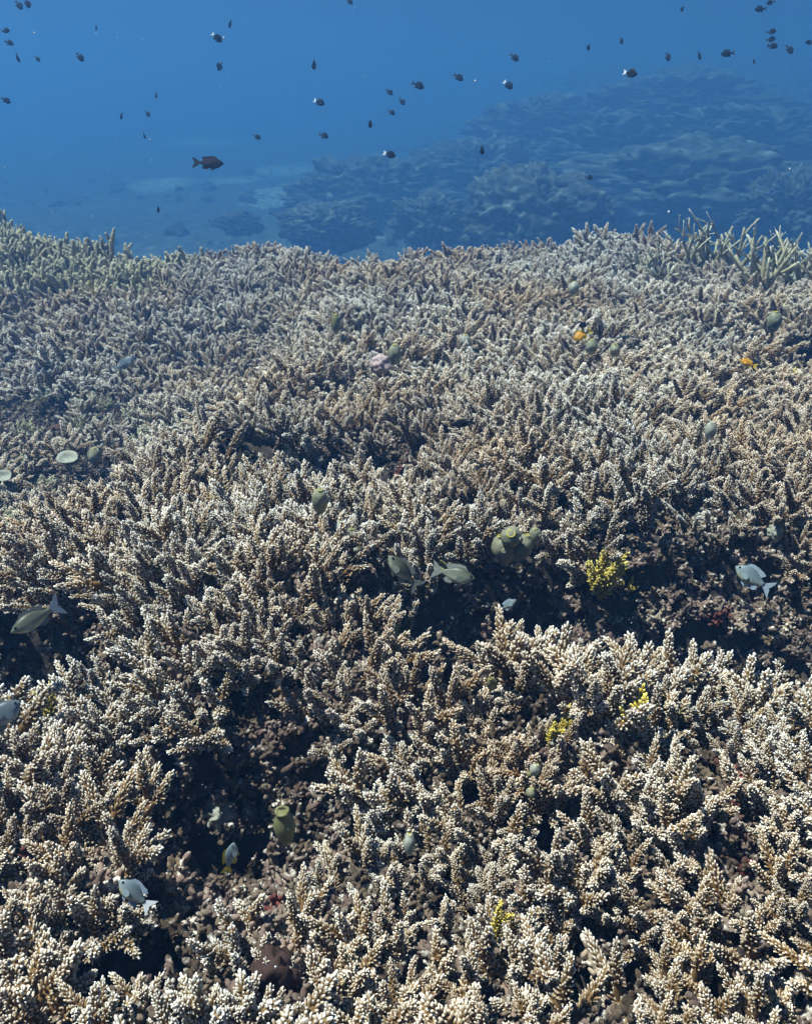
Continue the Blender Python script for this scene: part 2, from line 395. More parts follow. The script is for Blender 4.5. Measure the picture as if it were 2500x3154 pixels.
# dead, encrusted stubs for the gully floors
def knob_mesh(seed):
    rs = random.Random(seed); mb = MB()
    for b in range(rs.choice((2, 3, 3, 4))):
        d = Vector((rs.gauss(0, .7), rs.gauss(0, .7), rs.uniform(.1, 1))).normalized(); L = rs.uniform(.035, .075)
        pts = [d * L * i / 4 + Vector((rs.gauss(0, .004), rs.gauss(0, .004), rs.gauss(0, .003))) for i in range(5)]
        mb.tube(pts, [rs.uniform(.006, .010) * (1 - .1 * i) for i in range(5)], 6, [0.3] * 5)
        for k in range(rs.randint(20, 30)):
            q = pts[rs.randint(0, 3)].lerp(pts[rs.randint(1, 4)], rs.random())
            e = Vector((rs.gauss(0, 1), rs.gauss(0, 1), rs.gauss(.3, 1))).normalized(); s = rs.uniform(.0026, .0052)
            mb.tube([q + e * .004, q + e * (.011 + s * .3), q + e * (.0125 + s)], [s * .9, s * 1.1, s * .7], 6, [.3, .5, .7])
    return mb.mesh('rubble_piece', M['rubble'])
KN = [knob_mesh(500 + i) for i in range(8)]

# ------------------------------------------------------------------ the ground
ys = np.concatenate([np.arange(0.1, 3.6, .024), np.arange(3.6, 9.5, .05), 9.5 * 1.013 ** np.arange(0, 197)])
xs1 = np.concatenate([np.arange(0, 1.6, .026), np.arange(1.6, 5, .06), 5 * 1.021 ** np.arange(0, 126)])
xs = np.concatenate([-xs1[:0:-1], xs1])
X, Y = np.meshgrid(xs, ys)
Z = ground(X, Y)
nx, ny = len(xs), len(ys)
vs = np.stack([X.ravel(), Y.ravel(), Z.ravel()], 1)
ii = np.arange(nx * ny).reshape(ny, nx)
fs = np.stack([ii[:-1, :-1].ravel(), ii[:-1, 1:].ravel(), ii[1:, 1:].ravel(), ii[1:, :-1].ravel()], 1)
me = bpy.data.meshes.new('reef_ground'); me.from_pydata(vs.tolist(), [], fs.tolist())
me.polygons.foreach_set('use_smooth', [True] * len(me.polygons))
SAND = [(850, 625, 1.0), (900, 520, 1.6), (640, 430, 2.2), (1850, 690, 1.0), (1950, 720, .9), (720, 560, 1.0), (1180, 720, .5), (2150, 690, 1.0),
        (500, 560, 1.2), (870, 590, .9), (1350, 470, .8)]
sand = np.zeros(nx * ny)
def floor_hit(px, py):
    """first point where the line of sight through a pixel meets the far floor"""
    d = ray(px, py); t = np.arange(8.3, 110, .05)
    ok = (t * d.y > edge_y(t * d.x) + .5) & (CAM_H + t * d.z < ground(t * d.x, t * d.y, False))
    return EYE + d * (float(t[np.argmax(ok)]) if ok.any() else 30)
for a, b, r in SAND:
    p = floor_hit(a, b)
    r *= 2.4
    sand = np.maximum(sand, 0.50 * smooth(1.25 - np.hypot((vs[:, 0] - p.x) / r, (vs[:, 1] - p.y) / (r * 1.5))))
far = smooth((vs[:, 1] - edge_y(vs[:, 0])) / 1.2)
for nm, val in (('sand', sand), ('far', far)):
    a = me.attributes.new(nm, 'FLOAT', 'POINT'); a.data.foreach_set('value', val.astype(np.float32))
me.materials.append(M['ground'])
tag(link('reef_ground', me), kind='structure')

# the water's haze: one closed box of even density round everything
HZ = (-70, 70, -4, 122, float(Z.min()) - 1.0, float(Z.max()) + .9)
hm = bpy.data.materials.new('water_haze'); hm.use_nodes = True
hn = hm.node_tree; hn.nodes.remove(hn.nodes['Principled BSDF'])
pv = hn.nodes.new('ShaderNodeVolumePrincipled')
pv.inputs['Color'].default_value = (0.077, 0.200, 0.455, 1); pv.inputs['Absorption Color'].default_value = (0, 0.12, 0.2, 1); pv.inputs['Density'].default_value = HAZE_DENSITY
pv.inputs['Anisotropy'].default_value = 0.35
hn.links.new(pv.outputs[0], hn.nodes['Material Output'].inputs['Volume'])
bm = bmesh.new(); bmesh.ops.create_cube(bm, size=1)
for v in bm.verts:
    v.co = (HZ[0] if v.co.x < 0 else HZ[1], HZ[2] if v.co.y < 0 else HZ[3], HZ[4] if v.co.z < 0 else HZ[5])
hme = bpy.data.meshes.new('haze'); bm.to_mesh(hme); bm.free(); hme.materials.append(hm)
tag(link('haze', hme), kind='stuff')

# ------------------------------------------------------------------ stuff: instances on points, one object
def stuff(name, meshes, items, label, cat):
    """items: (matrix, mesh index); one object whose geometry nodes put the meshes on its points"""
    c = bpy.data.collections.new(name + '_pieces')
    for i, m in enumerate(meshes):
        c.objects.link(bpy.data.objects.new('%s_piece_%02d' % (name, i), m))
    pts = bpy.data.meshes.new(name); n = len(items)
    pts.from_pydata([it[0].translation[:] for it in items], [], [])
    rot = np.array([it[0].to_euler()[:] for it in items], np.float32).ravel()
    scl = np.array([it[0].to_scale()[:] for it in items], np.float32).ravel()
    a = pts.attributes.new('rot', 'FLOAT_VECTOR', 'POINT'); a.data.foreach_set('vector', rot)
    a = pts.attributes.new('scl', 'FLOAT_VECTOR', 'POINT'); a.data.foreach_set('vector', scl)
    a = pts.attributes.new('idx', 'INT', 'POINT'); a.data.foreach_set('value', [it[1] for it in items])
    o = link(name, pts)
    g = bpy.data.node_groups.new(name, 'GeometryNodeTree')
    g.interface.new_socket('Geometry', in_out='INPUT', socket_type='NodeSocketGeometry')
    g.interface.new_socket('Geometry', in_out='OUTPUT', socket_type='NodeSocketGeometry')
    gi = g.nodes.new('NodeGroupInput'); go = g.nodes.new('NodeGroupOutput')
    ci = g.nodes.new('GeometryNodeCollectionInfo'); ci.inputs['Collection'].default_value = c
    ci.inputs['Separate Children'].default_value = True; ci.inputs['Reset Children'].default_value = True
    ip = g.nodes.new('GeometryNodeInstanceOnPoints'); ip.inputs['Pick Instance'].default_value = True
    def attr(nm, ty):
        q = g.nodes.new('GeometryNodeInputNamedAttribute'); q.data_type = ty; q.inputs['Name'].default_value = nm; return q.outputs['Attribute']
    er = g.nodes.new('FunctionNodeEulerToRotation'); g.links.new(attr('rot', 'FLOAT_VECTOR'), er.inputs[0])
    g.links.new(gi.outputs[0], ip.inputs['Points']); g.links.new(ci.outputs[0], ip.inputs['Instance'])
    g.links.new(attr('idx', 'INT'), ip.inputs['Instance Index']); g.links.new(er.outputs[0], ip.inputs['Rotation'])
    g.links.new(attr('scl', 'FLOAT_VECTOR'), ip.inputs['Scale']); g.links.new(ip.outputs[0], go.inputs[0])
    md = o.modifiers.new('pieces', 'NODES'); md.node_group = g
    return tag(o, label, cat, kind='stuff')

def aim(d, spin):
    """rotation that turns +Z to d, spun about it"""
    return Vector(d).to_track_quat('Z', 'Y').to_matrix().to_4x4() @ Matrix.Rotation(spin, 4, 'Z')

# ------------------------------------------------------------------ landmarks: fish, squirts, odd corals are listed first so coral heads can be labelled by them
# (name for labels, px, py)
LANDMARKS = []

# ------------------------------------------------------------------ coral heads
def leans(x, y):
    """branches lean out over the slope they stand on"""
    e = .12
    gx = (ground(x + e, y, False) - ground(x - e, y, False)) / (2 * e); gy = (ground(x, y + e, False) - ground(x, y - e, False)) / (2 * e)
    v = np.stack([-gx, -gy], 1) * .5; l = np.hypot(v[:, 0], v[:, 1]); k = np.minimum(1, .5 / np.maximum(l, 1e-6))
    return v * k[:, None]
HEADSP = 0.119
cand = []
row = 0; y = 0.36
while y < 8.6:
    half = 0.56 * y + .75
    x = -half + (HEADSP / 2 if row % 2 else 0)
    while x < half:
        cand.append((x + rng.uniform(-.042, .042), y + rng.uniform(-.042, .042))); x += HEADSP
    y += HEADSP * .87; row += 1
cand = np.array(cand)
G0 = ground(cand[:, 0], cand[:, 1], False); GM, _ = gully(cand[:, 0], cand[:, 1]); EY = edge_y(cand[:, 0])
LEAN = leans(cand[:, 0], cand[:, 1])
SIZE = 1.06 + .20 * fbm(cand[:, 0] * 1.9 + 20, cand[:, 1] * 1.9 + 3, 2) + .35 * smooth((cand[:, 1] - 5.5) / 1.5) * fbm(cand[:, 0] * 2.6, cand[:, 1] * 2.6, 2)
FARK = smooth((cand[:, 1] - 2.0) / 2.0); SIZE = .92 * SIZE * (1 + .04 * FARK) * (1 - .20 * smooth((1.25 - cand[:, 1]) / .6))
THIN = fbm(cand[:, 0] * 2.3 + 8, cand[:, 1] * 2.3, 3)
HEADS = []; FINGERS = []
for k, (x, y) in enumerate(cand):
    if GM[k] > .42: continue
    if y > EY[k] - .05: continue
    pr = project((x, y, G0[k] + .1))
    if pr is None: continue
    px, py, dist = pr
    # the poor ground on the left between the two mounds
    if px < 470 + (py - 1300) * -.25 and 1190 < py < 1480 and rng.random() < .85: continue
    if px < 250 and 1840 < py < 2150 and rng.random() < .6: continue
    if THIN[k] < -.42 and rng.random() < .6: continue
    if px < 760 - max(0, (py - 700)) * 1.5 and py < 900 and y > 3.6:
        FINGERS.append((x, y, G0[k], px, py, dist)); continue
    if rng.random() < .04 * FARK[k]: continue
    HEADS.append((x, y, G0[k], px, py, dist, Vector((LEAN[k][0] - .10 - .22 * min(1, max(0, (y - .9) / 1.2)), LEAN[k][1] + .04, 0)), SIZE[k] * rng.uniform(.82, 1.16)))

def head_branches(rs, x, y, z, nb, spread, tilt, meshes, s0=.85, s1=1.2, lean=None):
    ln = lean
    out = []; a0 = rs.uniform(0, 6.28)
    for b in range(nb):
        a = a0 + b * 2 * math.pi / max(nb - 1, 1) + rs.uniform(-.4, .4); r = 0 if b == 0 else spread * rs.uniform(.6, 1.1)
        tl = 0 if b == 0 else tilt * rs.uniform(.5, 1.2)
        d = Vector((math.cos(a) * tl + ln.x + rs.gauss(0, .07), math.sin(a) * tl + ln.y + rs.gauss(0, .07), 1)).normalized()
        s = rs.uniform(s0, s1) * (1.08 if b == 0 else 1)
        m = Matrix.Translation((x + math.cos(a) * r, y + math.sin(a) * r, z + rs.uniform(-.02, .01))) @ aim(d, rs.uniform(0, 6.28)) @ Matrix.Diagonal((s, s, s * rs.uniform(.9, 1.12), 1))
        out.append((m, rs.randrange(len(meshes))))
    return out

def surf(px, py, lift=.10, t0=.6):
    """where the line of sight through a pixel comes down to `lift` above the bed"""
    d = ray(px, py); t = np.arange(t0, 11, .01)
    ok = CAM_H + t * d.z < ground(t * d.x, t * d.y, False) + lift
    return EYE + d * (float(t[np.argmax(ok)]) if ok.any() else 8)

# ---- what stands out among the coral (phrase, px, py); coral heads next to these are labelled by them
LAND = [
    ('clustered green-grey sea squirts', 1575, 1690), ('yellow-rimmed sea squirt behind the striped fish', 1360, 1755),
    ('bright yellow coral by the gully', 1870, 1690), ('pale blue fish over the dark gully', 2310, 1775),
    ('olive fish at the left edge', 110, 1915), ('pale blue fish in the lower left', 415, 2745),
    ('tall green barrel sea squirt', 875, 2540), ('thin yellow-tailed fish', 710, 2640),
    ('round green sea squirt above the middle', 985, 1540), ('orange fish', 1795, 1035), ('small black fish', 1420, 1303),
    ('twin white sea squirts', 1640, 2375), ('yellow coral sprig in the foreground', 1980, 2120),
    ('yellow coral sprig beside the hole', 1195, 1895), ('brown sponge', 835, 2985), ('grey fish at the left border', 30, 2205),
    ('egg-shaped sea squirt beside the pink sponge', 1215, 1092), ('lone pale sea squirt on the right', 2185, 1328),
    ('small cream sea squirt in the lower middle', 1262, 2600), ('three small sea squirts in a row', 1085, 1650),
    ('dim grey fish on the left', 385, 1120), ('pale yellow coral tuft', 1710, 2165), ('yellowish coral by the left gap', 150, 2130),
    ('small green sea squirt in the shade', 1510, 2105), ('dark striped fish with its head up', 1240, 1760),
    ('dark cleft', 1000, 1440), ('dark central hole', 1290, 1940), ('cup sponge at the left border', 12, 1465), ('round lumpy green coral', 52, 1615),
]

# ------------------------------------------------------------------ place the coral heads
for h in range(len(HEADS)):
    pass
def in_frame(px, py, m=40):
    return -m < px < W + m and -m < py < H + m
order = sorted([h for h in HEADS if in_frame(h[3], h[4])], key=lambda h: h[5])
NEAR = order[:300]; near_set = set((h[0], h[1]) for h in NEAR)
REST = [h for h in HEADS if (h[0], h[1]) not in near_set]

def region(px, py):
    if py > 2750:
        if px < 560: return ('lower left corner of the bed', 'at the bottom left corner')
        if px < 1250: return ('bottom middle-left bed', 'at the bottom left of the middle')
        if px < 1900: return ('bottom middle-right bed', 'at the bottom right of the middle')
        return ('bottom right corner of the bed', 'at the bottom right corner')
    if py > 2250:
        if px < 480: return ('left bank of the lower left gully', 'left of the lower left gully')
        if px < 1150: return ('rim of the lower left gully', 'round the rim of the lower left gully')
        if px < 1800: return ('foreground mound', 'on the foreground mound')
        return ('right foreground bed', 'in the right foreground')
    if py > 1900:
        if px < 620: return ('brow of the left mound', 'on the brow of the left mound')
        if px < 1200: return ('right flank of the left mound', 'on the left mound\'s right flank')
        if px < 1800: return ('tall corals below the hole', 'below the central hole')
        return ('near bank of the wide gully', 'on the wide gully\'s near bank')
    if py > 1500:
        if px < 620: return ('upper left mound', 'on the upper left mound')
        if px < 1150: return ('crest of the left mound', 'on the crest of the left mound')
        if px < 1700: return ('ledge above the hole', 'on the ledge above the central hole')
        return ('far bank of the wide gully', 'on the wide gully\'s far bank')
    col = [(420, 'left slope', 'on the slope left of the cleft'), (760, 'left end of the cleft', 'by the cleft\'s left end'), (1300, 'rim of the cleft', 'on the rim of the dark cleft'),
           (1700, 'middle tier', 'right of the dark cleft'), (2100, 'right tier', 'left of the lone pale squirt'), (9999, 'right border tier', 'beside the right border')]
    for lim, a, b in col:
        if px < lim: return ((a + ', back', b + ' farther back') if py < 1330 else (a, b))
uniq = {}
used = set()
DIRS = [('just left of the', 'second to the left of the', 'third to the left of the', -1, 0), ('just right of the', 'second to the right of the', 'third to the right of the', 1, 0),
        ('just in front of the', 'second in front of the', 'third in front of the', 0, 1), ('right behind the', 'second behind the', 'third behind the', 0, -1)]
seen_heads = [(i, h) for i, h in enumerate(NEAR) if 15 < h[3] < W - 15 and h[4] < H + 10]
for rank in range(3):
    for ph, lx, ly in LAND:
        for dr in DIRS:
            dx, dy = dr[3], dr[4]; best = None
            for i, h in seen_heads:
                if i in used: continue
                vx, vy = h[3] - lx, h[4] - 25 - ly; d = math.hypot(vx, vy)
                if not 30 < d < 240 + 150 * rank: continue
                if (vx * dx + vy * dy) / d < .82: continue
                if best is None or d < best[0]: best = (d, i)
            if best and (rank == 0 or (ph, dr[0], rank - 1) in used):
                used.add(best[1]); used.add((ph, dr[0], rank)); uniq[best[1]] = 'coral head %s %s' % (dr[rank], ph)
ORD = ['first', 'second', 'third', 'fourth', 'fifth', 'sixth', 'seventh', 'eighth', 'ninth', 'tenth', 'eleventh', 'twelfth', 'thirteenth', 'fourteenth']
def rows(members, per=6):
    """(key, px, py) -> key: 'third from left, second row' counting rows from the back"""
    m = sorted(members, key=lambda q: q[2]); out = {}
    if len(m) == 1: return {m[0][0]: ''}
    k = max(1, round(len(m) / per)); n = math.ceil(len(m) / k)
    for r in range(k):
        row = sorted(m[r * n:(r + 1) * n], key=lambda q: q[1])
        for c, q in enumerate(row):
            out[q[0]] = (', %s from left' % ORD[c]) + (', %s row' % ORD[r] if k > 1 else '')
    return out
byreg = {}
for i, h in enumerate(NEAR):
    if i not in uniq: byreg.setdefault(region(h[3], h[4]), []).append((i, h[3], h[4]))
place = {}
for v in byreg.values(): place.update(rows(v))
for i, h in enumerate(NEAR):
    x, y, z, px, py, dist, gm, sz = h
    rs = random.Random(int(x * 9173) * 31 + int(y * 7919))
    root = link('bushy_coral', None); root.location = (x, y, z)
    grp, where = region(px, py)
    if i in uniq: tag(root, uniq[i], 'coral', 'coral heads, ' + grp)
    else: tag(root, 'coral head %s%s' % (where, place[i]), 'coral', 'coral heads, ' + grp)
    inv = Matrix.Translation((-x, -y, -z))
    for m, k in head_branches(rs, x, y, z, rs.choice((5, 6, 6)), .053, .36, BR, .80 * h[7], 1.1 * h[7], lean=gm):
        b = bpy.data.objects.new('branch', BR[k]); COL.objects.link(b); b.parent = root; b.matrix_local = inv @ m
def joined(meshes, brs, name, mat):
    """one mesh out of several placed branches"""
    V = []; F = []; A = []; n0 = 0
    for m, k in brs:
        me = meshes[k]; n = len(me.vertices)
        co = np.empty(n * 3); me.vertices.foreach_get('co', co); co = co.reshape(-1, 3)
        mm = np.array(m); V.append(co @ mm[:3, :3].T + mm[:3, 3])
        a = np.empty(n); me.attributes['tip'].data.foreach_get('value', a); A.append(a)
        F += [tuple(v + n0 for v in p.vertices) for p in me.polygons]; n0 += n
    out = bpy.data.meshes.new(name); out.from_pydata(np.concatenate(V).tolist(), [], F)
    at = out.attributes.new('tip', 'FLOAT', 'POINT'); at.data.foreach_set('value', np.concatenate(A).astype(np.float32))
    out.materials.append(mat); out.polygons.foreach_set('use_smooth', [True] * len(out.polygons)); return out
HM = []
for k in range(9):
    rs = random.Random(4000 + k)
    HM.append(joined(BR, head_branches(rs, 0, 0, 0, rs.choice((6, 7, 7)), .055, .38, BR, .85, 1.2, lean=Vector((-.28, .04, 0))), 'coral_head', M['coral']))
items = []
for h in REST:
    rs = random.Random(int(h[0] * 9173) * 31 + int(h[1] * 7919)); ln = h[6] + Vector((.28, -.04, 0)); s_ = h[7] * rs.uniform(.88, 1.1)
    items.append((Matrix.Translation((h[0], h[1], h[2])) @ aim((ln.x + rs.gauss(0, .06), ln.y + rs.gauss(0, .06), 1), rs.gauss(0, .8)) @ Matrix.Diagonal((s_ * 1.14, s_ * 1.14, s_ * rs.uniform(.72, 1.0), 1)), rs.randrange(len(HM))))
stuff('coral_bed', HM, items, 'dense bed of cream-tipped bushy coral receding to the drop-off', 'coral bed')

# finger corals on the rise at the far left
FINGERS.sort(key=lambda f: f[5])
def zone(px, py):
    return ('front of the far left rise' if py > 800 else 'middle of the far left rise' if py > 740 else 'top of the far left rise') + (' by the border' if px < 230 else '')
fitems = []
fk = 0
fz = {}
for k, f in enumerate([f for f in FINGERS if in_frame(f[3], f[4], 10)][:110]): fz.setdefault(zone(f[3], f[4]), []).append((f[0], f[3], f[4]))
fplace = {}
for v in fz.values(): fplace.update(rows(v, 9))
for f in FINGERS:
    x, y, z, px, py, dist = f
    rs = random.Random(int(x * 9173) * 17 + int(y * 7919))
    brs = head_branches(rs, x, y, z, rs.choice((3, 4)), .05, .5, FI, .65, 1.05, Vector((-.25, -.1, 0)))
    if in_frame(px, py, 10) and fk < 110:
        fk += 1
        root = link('finger_coral', None); root.location = (x, y, z)
        tag(root, 'finger coral, %s%s' % (zone(px, py), fplace[x]), 'coral', 'finger corals, ' + zone(px, py))
        inv = Matrix.Translation((-x, -y, -z))
        for m, k in brs:
            b = bpy.data.objects.new('branch', FI[k]); COL.objects.link(b); b.parent = root; b.matrix_local = inv @ m
    else: fitems += brs
if fitems: stuff('finger_coral_thicket', FI, fitems, 'hazy thicket of finger coral behind the far left rise', 'coral')

# rubble on the gully floors
items = []
xx = []
row = 0; y = .35
while y < 5.6:
    half = .5 * y + .25; x = -half
    st = .029 if y < 3 else .055
    while x < half: xx.append((x + rng.uniform(-.018, .018), y + rng.uniform(-.018, .018))); x += st
    y += st
xx = np.array(xx); gm, _ = gully(xx[:, 0], xx[:, 1]); gg = ground(xx[:, 0], xx[:, 1])
for k, (x, y) in enumerate(xx):
    pr = project((x, y, gg[k]))
    if pr is None or not in_frame(pr[0], pr[1], 120): continue
    poor = pr[0] < 480 and 1180 < pr[1] < 1520
    if gm[k] > .12 or poor or rng.random() < (.85 if y < 1.7 else .45):
        s = rng.uniform(.5, 1.1)
        d = Vector((rng.gauss(0, .6), rng.gauss(0, .6), 1)).normalized()
        items.append((Matrix.Translation((x, y, gg[k] + .004)) @ aim(d, rng.uniform(0, 6.28)) @ Matrix.Diagonal((s, s, s, 1)), rng.randrange(len(KN))))
stuff('coral_rubble', KN, items, 'knobbly dead coral rubble crusted purple and red in the gullies', 'rubble')

# ------------------------------------------------------------------ other corals
def clump(name, px, py, meshes, nb, label, cat, s0=.8, s1=1.1, lift=.10, sink=.11, tilt=.5, spread=.03, group=None, lean=None):
    p = surf(px, py, lift); z = p.z - sink
    rs = random.Random(int(px * 7 + py * 13))
    root = link(name, None); root.location = (p.x, p.y, z); tag(root, label, cat, group)
    inv = Matrix.Translation((-p.x, -p.y, -z))
    for m, k in head_branches(rs, p.x, p.y, z, nb, spread, tilt, meshes, s0, s1, lean or Vector((0, 0, 0))):
        b = bpy.data.objects.new('branch', meshes[k]); COL.objects.link(b); b.parent = root; b.matrix_local = inv @ m
    return root
YG = 'yellow corals among the pale ones'
clump('yellow_coral', 1866, 1680, YE, 6, 'bright yellow coral tuft at the far bank of the wide gully', 'coral', .9, 1.15, .27, .10, group=YG)
clump('yellow_coral', 1915, 1745, YE, 2, 'small yellow coral sprig below the bright yellow tuft', 'coral', .55, .7, .06, .05, group=YG)
clump('yellow_coral', 1200, 1890, YE, 2, 'yellow coral sprig left of the dark central hole', 'coral', .7, .85, .13, .06, group=YG, lean=Vector((.6, 0, 0)))
clump('yellow_coral', 1980, 2130, YE, 2, 'upright yellow coral sprig among pale corals in the right foreground', 'coral', .8, .95, .15, .09, .2, .012, group=YG)
clump('yellow_coral', 1712, 2170, YE, 2, 'pale yellow coral tuft left of the upright yellow sprig', 'coral', .5, .65, .13, .05, group=YG)
clump('yellow_coral', 150, 2140, YE, 2, 'yellowish coral tuft beside the dark gap at left', 'coral', .5, .6, .12, .05, group=YG)
clump('yellow_coral', 2445, 1130, YE, 4, 'yellow coral tuft near the right border in the far bed', 'coral', 1.1, 1.4, .12, .08, group=YG)
clump('yellow_coral', 2375, 945, YE, 4, 'olive yellow coral above the far right dark hollow', 'coral', 1.2, 1.5, .12, .08, group=YG)
clump('yellow_coral', 168, 990, YE, 4, 'yellow coral tuft in the hazy bed on the left', 'coral', 1.2, 1.5, .12, .08, group=YG)
clump('yellow_coral', 1530, 2790, YE, 1, 'tiny yellow sprig low between foreground corals', 'coral', .45, .55, .12, .04, group=YG)
SG = 'spiky corals on the poor ground'
for px, py, nb, s, lab in [(415, 1280, 6, 1.05, 'spiky greenish coral at the upper right of the poor ground'), (450, 1350, 6, 1.0, 'spiky greenish coral beside the left end of the dark cleft'),
        (185, 1385, 5, .9, 'spiky pale coral around the shallow white cup sponge'), (70, 1425, 5, .8, 'flat spiky coral near the left border above the cup sponge'),
        (255, 1300, 4, .85, 'spiky coral in the middle of the poor ground'), (70, 1320, 5, .95, 'spiky coral by the left border on the poor ground'),
        (320, 1235, 5, .9, 'hazy spiky coral at the top of the poor ground'), (120, 1480, 5, .8, 'spiky coral below the flat one near the left border'),
        (150, 1215, 5, .95, 'hazy spiky coral at the top left of the poor ground')]:
    clump('spiky_coral', px, py, SP, nb, lab, 'coral', s * .85, s * 1.1, .06, .06, .75, .03, group=SG)

TG = 'tall coral towers below the central hole'
for px, py, nb, sc, lab in [(1560, 2030, 3, 1.25, 'tall pale coral tower left of its twin below the central hole'), (1705, 2000, 4, 1.2, 'broad pale coral tower right of its twin below the central hole'),
        (1840, 2090, 4, 1.2, 'bushy pale coral tower on the near bank of the wide gully'), (2065, 2080, 3, 1.2, 'slender coral tower between yellow sprig and right gully'),
        (2335, 2110, 3, 1.15, 'coral spire on the near bank close to the right border'), (1180, 1900, 3, .9, 'small pale coral spire left of the central hole')]:
    clump('bushy_coral', px, py, BR, nb, lab, 'coral', sc * .9, sc * 1.1, .12, .12, .28, .03, group=TG, lean=Vector((-.08, 0, 0)))

# open staghorn at the far right edge of the bed
def stag_branch(mb, rs, p, d, L, r, depth):
    pts = [p.copy()]; ax = Vector((rs.gauss(0, .3), rs.gauss(0, .3), rs.uniform(-.05, .25)))
    K = 5
    for i in range(K):
        d = (d + ax / K).normalized(); pts.append(pts[-1] + d * L / K)
    top = .55 if depth else 1.0
    mb.tube(pts, [r * (1 - .5 * i / K) for i in range(K + 1)], 7, [.3 + (top - .3) * (i / K) ** 1.5 for i in range(K + 1)])
    for i in range(int(L / .016)):       # radial cups
        t = rs.uniform(.1, .98) * K; i0 = min(int(t), K - 1); c = pts[i0].lerp(pts[i0 + 1], t - i0)
        e = Vector((rs.gauss(0, 1), rs.gauss(0, 1), rs.gauss(.2, 1))).normalized()
        rr = r * (1 - .5 * t / K)
        mb.tube([c + e * rr * .6, c + e * rr * 1.5], [.004, .003], 4, [.4, .7])
    if depth > 0:
        for k in range(rs.choice((2, 2, 3))):
            i0 = rs.randint(1, K - 1); u = d.orthogonal().normalized(); w = d.cross(u); a = k * 2.4 + rs.uniform(0, 1.2)
            nd = (d * .62 + (u * math.cos(a) + w * math.sin(a)) * .8 + Vector((0, 0, .25))).normalized()
            stag_branch(mb, rs, pts[i0], nd, L * rs.uniform(.5, .75), r * (1 - .5 * i0 / K) * .85, depth - 1)
STG = [(1985, 800, 4, 0.24, 'small staghorn coral at the left end of the far right thicket'), (2095, 800, 4, 0.30, 'staghorn coral second from the left in the far right thicket'),
       (2190, 790, 5, 0.37, 'tall staghorn coral crowning the far right thicket'), (2265, 800, 5, 0.34, 'staghorn coral just right of the tallest one'),
       (2345, 850, 5, 0.34, 'spreading staghorn coral curving up above the hollow'), (2440, 840, 5, 0.34, 'staghorn coral next to the right border'),
       (2500, 850, 4, 0.32, 'staghorn coral cut by the right border'), (2040, 830, 3, 0.23, 'low staghorn coral in front of the far right thicket'),
       (2400, 790, 4, 0.28, 'hazy staghorn coral at the back right of the thicket')]
for i, (px, py, nb, L, lab) in enumerate(STG):
    rs = random.Random(900 + i); p = surf(px, py - 15, .20)
    root = link('staghorn_coral', None); root.location = (p.x, p.y, p.z - .10); tag(root, lab, 'coral', 'staghorn corals at the far right edge')
    for b in range(nb):
        a = b * 6.28 / nb + rs.uniform(-.4, .4); mb = MB()
        d = Vector((math.cos(a) * .62, math.sin(a) * .5, 1)).normalized()
        stag_branch(mb, rs, Vector((math.cos(a) * .02, math.sin(a) * .02, -.04)), d, L * rs.uniform(.75, 1.05), .018, 2 if b % 2 else 1)
        o = link('branch', mb.mesh('staghorn_branch', M['stag']), root)

# ------------------------------------------------------------------ sea squirts, sponges
def lathe(prof, n, lump=0.0, seed=0, squash=1.0):
    """prof: (radius, z) from the bottom up"""
    rs = random.Random(seed); off = Vector((rs.uniform(0, 50), rs.uniform(0, 50), rs.uniform(0, 50)))
    mb = MB(); k = len(prof); big = max(r for r, z in prof)
    for r, z in prof:
        for j in range(n):
            a = 2 * math.pi * j / n; p = Vector((math.cos(a) * r, math.sin(a) * r * squash, z))
            if lump: p *= 1 + lump * mnoise.noise(p * (1.6 / big) + off)
            mb.v.append(p[:]); mb.a.append(.5)
    for i in range(k - 1):
        for j in range(n):
            mb.f.append((i * n + j, i * n + (j + 1) % n, (i + 1) * n + (j + 1) % n, (i + 1) * n + j))
    mb.f.append(tuple(range(n - 1, -1, -1)))
    mb.f.append(tuple((k - 1) * n + j for j in range(n)))
    return mb
